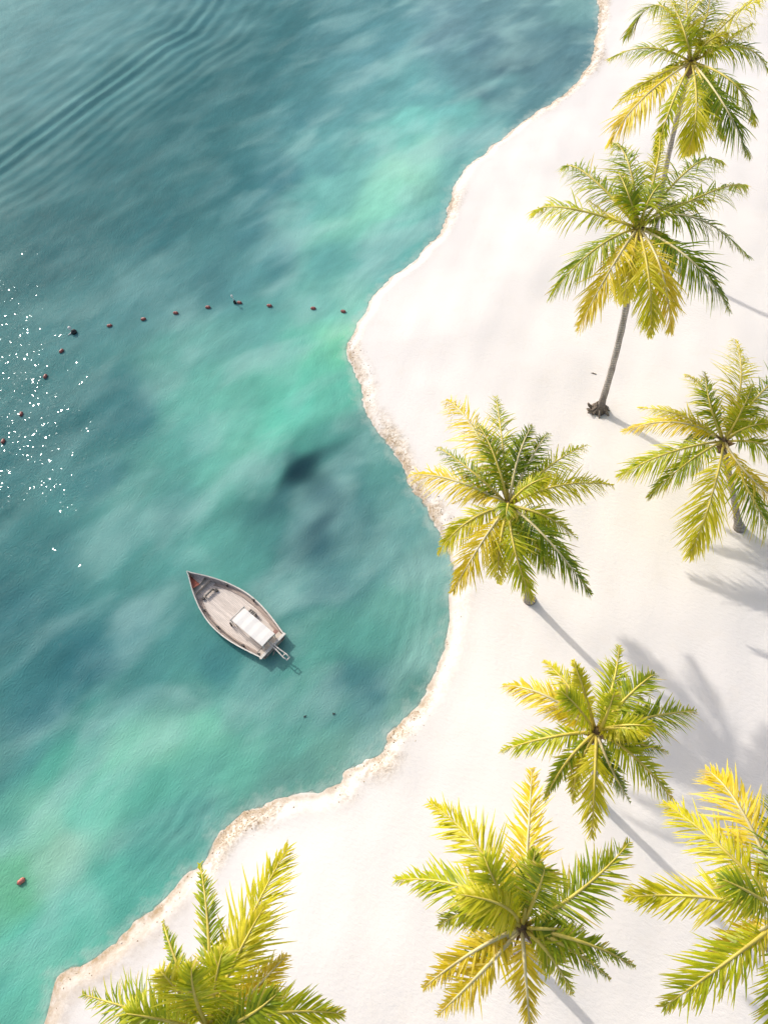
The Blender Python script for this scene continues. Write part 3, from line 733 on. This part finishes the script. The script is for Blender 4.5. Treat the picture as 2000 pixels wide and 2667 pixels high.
def boat():
    bow = at(485.6, 1484.5, 1.1); st = at(711, 1681, .6)
    L = math.hypot(bow.x - st.x, bow.y - st.y)
    e = empty('wooden_boat', (st.x, st.y, -.20), math.atan2(bow.y - st.y, bow.x - st.x))
    tag(e, 'pointed wooden boat with planked deck and white canopy, anchored on the lagoon', 'boat')
    T = [0, .03, .08, .16, .28, .365, .45, .54, .65, .77, .88, 1.0]
    HB = [.03, .16, .38, .70, 1.06, 1.23, 1.34, 1.385, 1.36, 1.24, 1.08, .885]
    k = L / 7.07
    st_ = []
    ts = [i / 40 for i in range(41)]
    for t in ts:
        hb = float(np.interp(t, T, HB)) * k
        zs = .55 + .52 * max(0, (0.42 - t) / .42) ** 1.6 + .08 * max(0, (t - .7) / .3)
        st_.append((L * (1 - t), hb, zs))
    # smooth half breadths
    hbs = [s[1] for s in st_]
    for _ in range(2): hbs = [hbs[0]] + [(hbs[i - 1] + 2 * hbs[i] + hbs[i + 1]) / 4 for i in range(1, 40)] + [hbs[40]]
    st_ = [(s[0], hb, s[2]) for s, hb in zip(st_, hbs)]
    DK = .36
    # hull shell
    mb = MB(); V = []; Fc = []
    for (x, hb, zs), t in zip(st_, ts):
        rake = -.55 * max(0, (0.12 - t) / .12) + .75 * max(0, (t - .9) / .1)
        for sg in (1, -1):
            for (kb, z, kr) in ((1.0, zs, 0), (.90, zs * .55, .4), (.74, .04, .85), (.45, -.30, .95), (.04, -.45, 1.0)):
                V.append((x + rake * kr, sg * hb * kb, z))
    n = 10
    for i in range(40):
        for s in (0, 5):
            for j in range(4):
                a = i * n + s + j; q = (a, a + 1, a + 1 + n, a + n)
                Fc.append(q if s == 0 else q[::-1])
    Fc.append((400, 401, 402, 403, 404, 409, 408, 407, 406, 405))
    mb.add(V, Fc); mb.build('hull', M_HULL, e, smooth=False)
    # inner bulwark boards, deck, gunwale
    def strip(name, mat, i0, i1, sg, fi, fo, zi, zo):
        mb = MB(); V = []; Fc = []
        for i in range(i0, i1 + 1):
            x, hb, zs = st_[i]
            V += [(x, sg * max(.001, hb * fi[0] - fi[1]), zi(zs)), (x, sg * max(.01, hb * fo[0] - fo[1]), zo(zs))]
        for i in range(i1 - i0): Fc.append((2 * i, 2 * i + 1, 2 * i + 3, 2 * i + 2))
        mb.add(V, Fc); return mb.build(name, mat, e)
    for sg in (1, -1):
        strip('bulwark', M_BULW, 5, 40, sg, (1, .13), (1, .055), lambda z: DK - .02, lambda z: z - .015)
        strip('bow_lining', M_RED if sg > 0 else M_BULW, 0, 5, sg, (.0, .0), (1, .055), lambda z: DK + .18 + (z - .55) * .35, lambda z: z - .015)  # starboard lining: grey colour stands in for shade on that side
        g = MB()
        pts = [Vector((x + (.06 if i == 0 else 0), sg * max(hb - .02, .012), zs + .02)) for i, (x, hb, zs) in enumerate(st_)]
        V = []; Fc = []
        for p, (x, hb, zs) in zip(pts, st_):
            y0 = abs(p.y)
            for (dy, dz) in ((.02, -.025), (.02, .025), (-.042, .025), (-.042, -.025)): V.append((p.x, sg * max(.002, y0 + dy), p.z + dz))
        for i in range(40):
            for j in range(4):
                a = i * 4 + j; b2 = i * 4 + (j + 1) % 4; q = (a, b2, b2 + 4, a + 4); Fc.append(q if sg > 0 else q[::-1])
        Fc.append((0, 1, 2, 3)); Fc.append((163, 162, 161, 160))
        g.add(V, Fc); g.build('gunwale', M_RAIL, e)
    mb = MB(); V = []; Fc = []
    for i in range(4, 41):
        x, hb, zs = st_[i]; V += [(x, max(.02, hb - .10), DK), (x, -max(.02, hb - .10), DK)]
    for i in range(36): Fc.append((2 * i, 2 * i + 1, 2 * i + 3, 2 * i + 2))
    mb.add(V, Fc); mb.build('deck', M_DECK, e)
    # thwart plank closing the bow well
    mb = MB(); V = []
    for z in (DK + .20, DK + .14):
        for i in (4, 6):
            x, hb, zs = st_[i]; V += [(x - .02, max(.01, hb - .09), z), (x - .02, -max(.01, hb - .09), z)]
    mb.add(V, [(0, 1, 3, 2), (4, 6, 7, 5), (0, 4, 5, 1), (2, 3, 7, 6), (0, 2, 6, 4), (1, 5, 7, 3)])
    x8, hb8, _ = st_[6]
    mb.box((x8 + .04, 0, DK + .07), (.05, 2 * hb8 - .24, .13))
    mb.build('bow_thwart', M_CREAM, e)
    # side margin planks a little above the deck
    for sg in (1, -1):
        mb = MB(); V = []; Fc = []
        for i in range(8, 41):
            x, hb, zs = st_[i]
            for (o, z) in ((.11, DK + .05), (.30, DK + .05), (.30, DK + .002)): V.append((x, sg * max(.02, hb - o), z))
        for i in range(32):
            for j in (0, 1):
                a = i * 3 + j; q = (a, a + 1, a + 4, a + 3); Fc.append(q)
        mb.add(V, Fc); mb.build('margin_plank', planks('margin_wood', (0.40, 0.31, 0.26), (0.50, 0.40, 0.34), .2), e)
    # windlass on the foredeck
    mb = MB()
    x9 = st_[9][0]
    mb.tube([(x9 - .05, -.22, DK + .17), (x9 - .05, .22, DK + .17)], .055, 10)
    for y in (-.22, -.08, .08, .22): mb.tube([(x9 - .05, y - .02, DK + .17), (x9 - .05, y + .02, DK + .17)], .08, 12)
    for y in (-.28, .28): mb.box((x9 - .05, y, DK + .11), (.08, .05, .22))
    mb.build('windlass', M_GREYW, e)
    mb = MB(); mb.box((x9 - .02, .42, DK + .07), (.14, .12, .14), .3); mb.box((x9 - .2, -.36, DK + .06), (.16, .14, .12), -.2)
    mb.build('rope_bin', M_DARK, e)
    # canopy on four posts (measured on the photo, then set square)
    CZ_ = 1.15
    inv = e.matrix_basis.inverted()
    cs = [inv @ at(x, y, CZ_) for x, y in ((633.1, 1577.8), (603.8, 1613.6), (683, 1679.8), (711.3, 1645))]
    cx = sum(c.x for c in cs) / 4; cy = sum(c.y for c in cs) / 4
    ex = ((cs[0] - cs[3]).length + (cs[1] - cs[2]).length) / 2; ey = ((cs[0] - cs[1]).length + (cs[2] - cs[3]).length) / 2
    mb = MB(); V = []; Fc = []
    nx, ny = 8, 6
    for i in range(nx + 1):
        for j in range(ny + 1):
            u, v = i / nx - .5, j / ny - .5
            V.append((cx + u * ex, cy + v * ey, CZ_ + .05 * (1 - (2 * v) ** 2) - .006 * math.cos(i * 3.14159)))
    for i in range(nx):
        for j in range(ny):
            a = i * (ny + 1) + j; Fc.append((a, a + ny + 1, a + ny + 2, a + 1))
    nn = len(V)
    V += [(x, y, z - .045) for x, y, z in V]
    Fc += [tuple(q + nn for q in f[::-1]) for f in Fc]
    rim = [i * (ny + 1) for i in range(nx + 1)] + [nx * (ny + 1) + j for j in range(1, ny + 1)] + [i * (ny + 1) + ny for i in range(nx - 1, -1, -1)] + [j for j in range(ny - 1, 0, -1)]
    for q in range(len(rim)):
        a, b2 = rim[q], rim[(q + 1) % len(rim)]; Fc.append((a, a + nn, b2 + nn, b2))
    mb.add(V, Fc); mb.build('canopy', M_CANOPY, e)
    for sx in (-1, 1):
        for sy in (-1, 1):
            mb = MB(); mb.tube([(cx + sx * (ex / 2 - .05), cy + sy * (ey / 2 - .05), DK), (cx + sx * (ex / 2 - .05), cy + sy * (ey / 2 - .05), CZ_ - .03)], .03, 8)
            mb.build('canopy_post', M_RAIL, e, smooth=True)
    mb = MB(); mb.tube([(cx + ex / 2 + .09, cy - ey / 2 - .06, CZ_), (cx + ex / 2 + .09, cy + ey / 2 + .08, CZ_)], .035, 8)
    for sy in (-1, 1): mb.tube([(cx + ex / 2 + .09, cy + sy * (ey / 2 + .02), DK), (cx + ex / 2 + .09, cy + sy * (ey / 2 + .02), CZ_)], .03, 8)
    mb.build('front_rail', M_RAIL, e, smooth=True)
    mb = MB()
    for (dx, dy) in ((.22, ey / 2 + .10), (.22, -ey / 2 + .35)): mb.tube([(cx + ex / 2 + dx, cy + dy, DK), (cx + ex / 2 + dx, cy + dy, DK + .35)], .05, 8)
    mb.build('deck_post', M_DARK, e)
    mb = MB()
    for q in range(4): mb.box((cx + ex / 2 - .02 - .12 * q, cy - ey / 2 - .16, DK + .14), (.07, .26, .28))
    mb.build('deck_crate', M_GREYW, e)
    mb = MB(); mb.box((cx - ex / 2 + .28, cy - ey / 2 - .19, DK + .12), (.3, .22, .24), .2); mb.box((cx - ex / 2 + .02, cy - ey / 2 - .25, DK + .07), (.16, .14, .14), .5)
    mb.build('tackle_box', paint('tackle_red', (0.28, 0.15, 0.12), .7, .3, 6), e)
    # stern bench, cross beams and transom cap
    mb = MB(); mb.box((.26, 0, DK + .23), (.30, 1.52, .05)); mb.build('stern_bench', M_CREAM, e)
    mb = MB(); mb.box((.06, 0, .65), (.14, 1.78, .07)); mb.build('transom_cap', M_RAIL, e)
    mb = MB(); mb.box((.47, 0, DK + .16), (.06, 1.6, .06)); mb.build('cross_beam', M_GREYW, e)
    # rudder head with twin tiller bars running out over the stern
    mb = MB()
    for (y, z) in ((-.07, .86), (.07, .86)):
        mb.tube([(.62, y * .3, z), (.2, y * .6, z), (-.45, y, z - .05), (-.85, y * 1.6, z - .1), (-1.12, y * 1.2, z - .12)], [.028, .032, .035, .035, .03], 7)
    mb.tube([(-1.1, -.12, .74), (-1.1, .12, .74)], .03, 7)
    mb.tube([(-.8, -.12, .76), (-.8, .12, .76)], .025, 7)
    mb.build('tiller', M_RAIL, e, smooth=True)
    mb = MB(); mb.box((-.16, 0, .25), (.30, .05, 1.1)); mb.box((-.20, .2, .52), (.05, .30, .05), .4)
    mb.build('rudder', M_GREYW, e)
    # iron bollards along the port side with the lashings between them
    spots = [(st_[13][0], st_[13][1] - .20), (st_[21][0], st_[21][1] - .22), (st_[32][0], st_[32][1] - .18), (st_[38][0], st_[38][1] - .16)]
    for (x, y) in spots + [(st_[23][0], -st_[23][1] + .1), (st_[12][0], -st_[12][1] + .12)]:
        mb = MB(); mb.tube([(x, y, DK), (x, y, DK + .24)], .045, 8); mb.box((x, y, DK + .25), (.17, .07, .05), .5)
        mb.build('bollard', M_DARK, e)
    mb = MB()
    for a, b2 in ((0, 1), (1, 2)):
        (x0, y0), (x1, y1) = spots[a], spots[b2]
        mb.tube([(x0 + (x1 - x0) * t / 8, y0 + (y1 - y0) * t / 8 + .05 * math.sin(3.1416 * t / 8), DK + .2 - .06 * math.sin(3.1416 * t / 8)) for t in range(9)], .022, 6)
    mb.build('mooring_line', M_ROPE, e)
    return e
boat()

# ------------------------------------------------------------------ floats of the swimming line
M_BUOY = paint('buoy_red', (0.30, 0.085, 0.07), .38, .12, 6)
M_BUOY2 = paint('buoy_red_pale', (0.55, 0.17, 0.13), .4, .12, 6)  # paler red, for the lone lower left buoy only
M_COLL = paint('buoy_collar', (0.16, 0.035, 0.03), .5, .2, 8)
def capsule(mb, L, r, n=14):
    prof = [(-L / 2 - r * .0, .0)]
    pts = []; rad = []
    for k in range(7):
        a = math.pi / 2 * k / 6; pts.append((-L / 2 + r * .75 * (1 - math.sin(a)) , 0, 0)); rad.append(max(.004, r * math.sin(a) ** .6 if a > 0 else .004))
    pts = [(-L / 2 + r * .8 * (1 - math.cos(math.pi / 2 * k / 6)), 0, 0) for k in range(7)]
    rad = [max(.004, r * math.sin(math.pi / 2 * k / 6)) for k in range(7)]
    # waist groove, as on lane floats
    body = [(-L * .12, 0, 0), (-L * .06, 0, 0), (0, 0, 0), (L * .06, 0, 0), (L * .12, 0, 0)]; br = [r, r * .97, r * .93, r * .97, r]
    pts = pts + body + [(-p[0], 0, 0) for p in pts[::-1]]; rad = rad + br + rad[::-1]
    mb.tube(pts, rad, n)
def make_buoy():
    e = empty('swim_buoy', (0, 0, 0))
    mb = MB(); capsule(mb, .44, .145); mb.build('float_body', M_BUOY, e, smooth=True)
    mb = MB()
    for s in (-1, 1): mb.tube([(s * .215, 0, 0), (s * .25, 0, 0)], .045, 10)
    mb.build('collar', M_COLL, e, smooth=True)
    return e
def dup(e):
    c = e.copy(); COL.objects.link(c)
    for ch in list(e.children):
        q = ch.copy(); COL.objects.link(q); q.parent = c
    return c
BU = [((894,811),'red buoy nearest the beach, at the shore end of the line'),((816,803),'red buoy second from the beach on the line'),
 ((702,796),'red buoy third from the beach, alone in open water right of the white pole marker'),((624,788),'red buoy floating right beside the white pole marker'),
 ((542,800),'red buoy just left of the white pole marker'),((458,815),'red buoy midway between the white pole marker and the black ball marker'),
 ((374,831),'red buoy second to the right of the black ball marker'),((286,848),'red buoy next on the right of the black ball marker'),
 ((161,914),'red buoy next below the black ball marker on the left'),((119,980),'red buoy second below the black ball marker'),
 ((56,1078),'red buoy last but one towards the left edge of the photo'),((9,1149),'red buoy at the left edge of the photo, far end of the line'),
 ((56,2295),'pink buoy alone in the lower left corner over pale green shallows')]
b0 = make_buoy()
for i, ((x, y), lb) in enumerate(BU):
    o = b0 if i == 0 else dup(b0)
    p = at(x, y, .06); o.location = p
    if i < len(BU) - 1:
        q0 = at(*BU[max(i - 1, 0)][0]); q1 = at(*BU[min(i + 1, len(BU) - 2)][0])
        an = math.atan2(q1.y - q0.y, q1.x - q0.x) + random.uniform(-.3, .3)
    else:
        an = math.radians(38)
        ch = [c for c in o.children if c.name.startswith('float_body')][0]; ch.data = ch.data.copy(); ch.data.materials[0] = M_BUOY2
    o.rotation_euler = (0, random.uniform(-.06, .06), an)
    s = .78 if i < 12 else .8
    o.scale = (s, s, s)
    tag(o, lb, 'buoy', 'red floats of the swimming line')

M_WHITE = paint('marker_white', (0.72, 0.71, 0.68), .4, .05, 6)
M_BLACK = paint('marker_black', (0.012, 0.013, 0.014), .25, .2, 6)
def marker(px, label, name, lean, ball):
    e = empty(name, at(px[0], px[1], 0)); tag(e, label, 'marker buoy', 'marker buoys on the swimming line')
    mb = MB(); prof = [(z, math.sqrt(max(0, .21 ** 2 - (z - .08) ** 2))) for z in (-.12, -.08, 0, .08, .16, .22, .26, .285)]
    mb.tube([(0, 0, z) for z, r in prof], [max(.01, r * (1 if ball else .72)) for z, r in prof], 16); mb.build('float_base', M_BLACK, e, smooth=True)
    if not ball: e.scale = (.72, .72, 1.0)
    top = Vector(lean)
    mb = MB(); mb.tube([(0, 0, .2), tuple(top)], .045 if not ball else .03, 8); mb.build('pole', M_WHITE, e, smooth=True)
    mb = MB(); r = .12
    mb.tube([tuple(top + Vector((0, 0, r * math.sin(a)))) for a in (-1.5, -1, -.5, 0, .5, 1, 1.5)], [max(.006, r * math.cos(a)) for a in (-1.5, -1, -.5, 0, .5, 1, 1.5)], 12)
    mb.build('top_mark', M_WHITE, e, smooth=True)
    if ball:
        mb = MB(); mb.tube([(-.02, .05, .10), (-.28, -.10, .05), (-.42, -.2, .02)], [.05, .04, .03], 7); mb.build('rope_tail', M_WHITE, e, smooth=True)
marker((613, 790), 'slim white pole marker with black foot between two red buoys', 'pole_marker', (-.1, .05, .62), False)
marker((195, 867), 'black ball marker with a small white ball on top, left part of the line', 'ball_marker', (-.22, .10, .40), True)

# two small dark birds sitting on the water
M_BIRD = paint('bird_dark', (0.02, 0.024, 0.024), .7, .3, 12)
def bird(px, label, rz):
    e = empty('seabird', at(px[0], px[1], 0), rz); e.scale = (.5, .5, .5); tag(e, label, 'bird', 'dark birds on the water')
    mb = MB()
    mb.tube([(-.15, 0, .05), (-.10, 0, .05), (-.02, 0, .045), (.06, 0, .05), (.09, 0, .085), (.115, 0, .115), (.14, 0, .115), (.185, 0, .11)], [.008, .032, .055, .045, .026, .024, .018, .004], 10)
    mb.build('body', M_BIRD, e, smooth=True)
    for s in (-1, 1):
        mb = MB(); V = [(.05, s * .035, .085), (-.01, s * .05, .095), (-.09, s * .085, .085), (-.18, s * .11, .075), (-.12, s * .05, .082), (-.04, s * .028, .092)]
        mb.add(V + [(x, y, z - .014) for x, y, z in V], [(0, 1, 2, 3, 4, 5), (11, 10, 9, 8, 7, 6)] + [(i, (i + 1) % 6, (i + 1) % 6 + 6, i + 6) for i in range(6)])
        mb.build('wing', M_BIRD, e)
bird((795, 1866), 'tiny dark bird on the water below the boat, left one of two', .35)
bird((870, 1859), 'tiny dark bird on the water nearest the curve of the beach', .1)

# bits of driftwood by the tall palm
M_DRIFT = paint('driftwood', (0.22, 0.16, 0.10), .9, .3, 9)
def drift(px, label, rz):
    p = at(*px, 0); p.z = land_z_fast(p.x, p.y) + .02
    e = MB(); e.tube([(-.16, 0, 0), (-.05, .02, .02), (.06, -.01, .015), (.17, .03, 0)], [.012, .03, .028, .01], 7)
    o = e.build('driftwood', M_DRIFT); o.location = p; o.rotation_euler = (0, 0, rz); tag(o, label, 'driftwood')
drift((1542, 993), 'small brown stick lying on white sand left of the tall palm trunk', -.4)
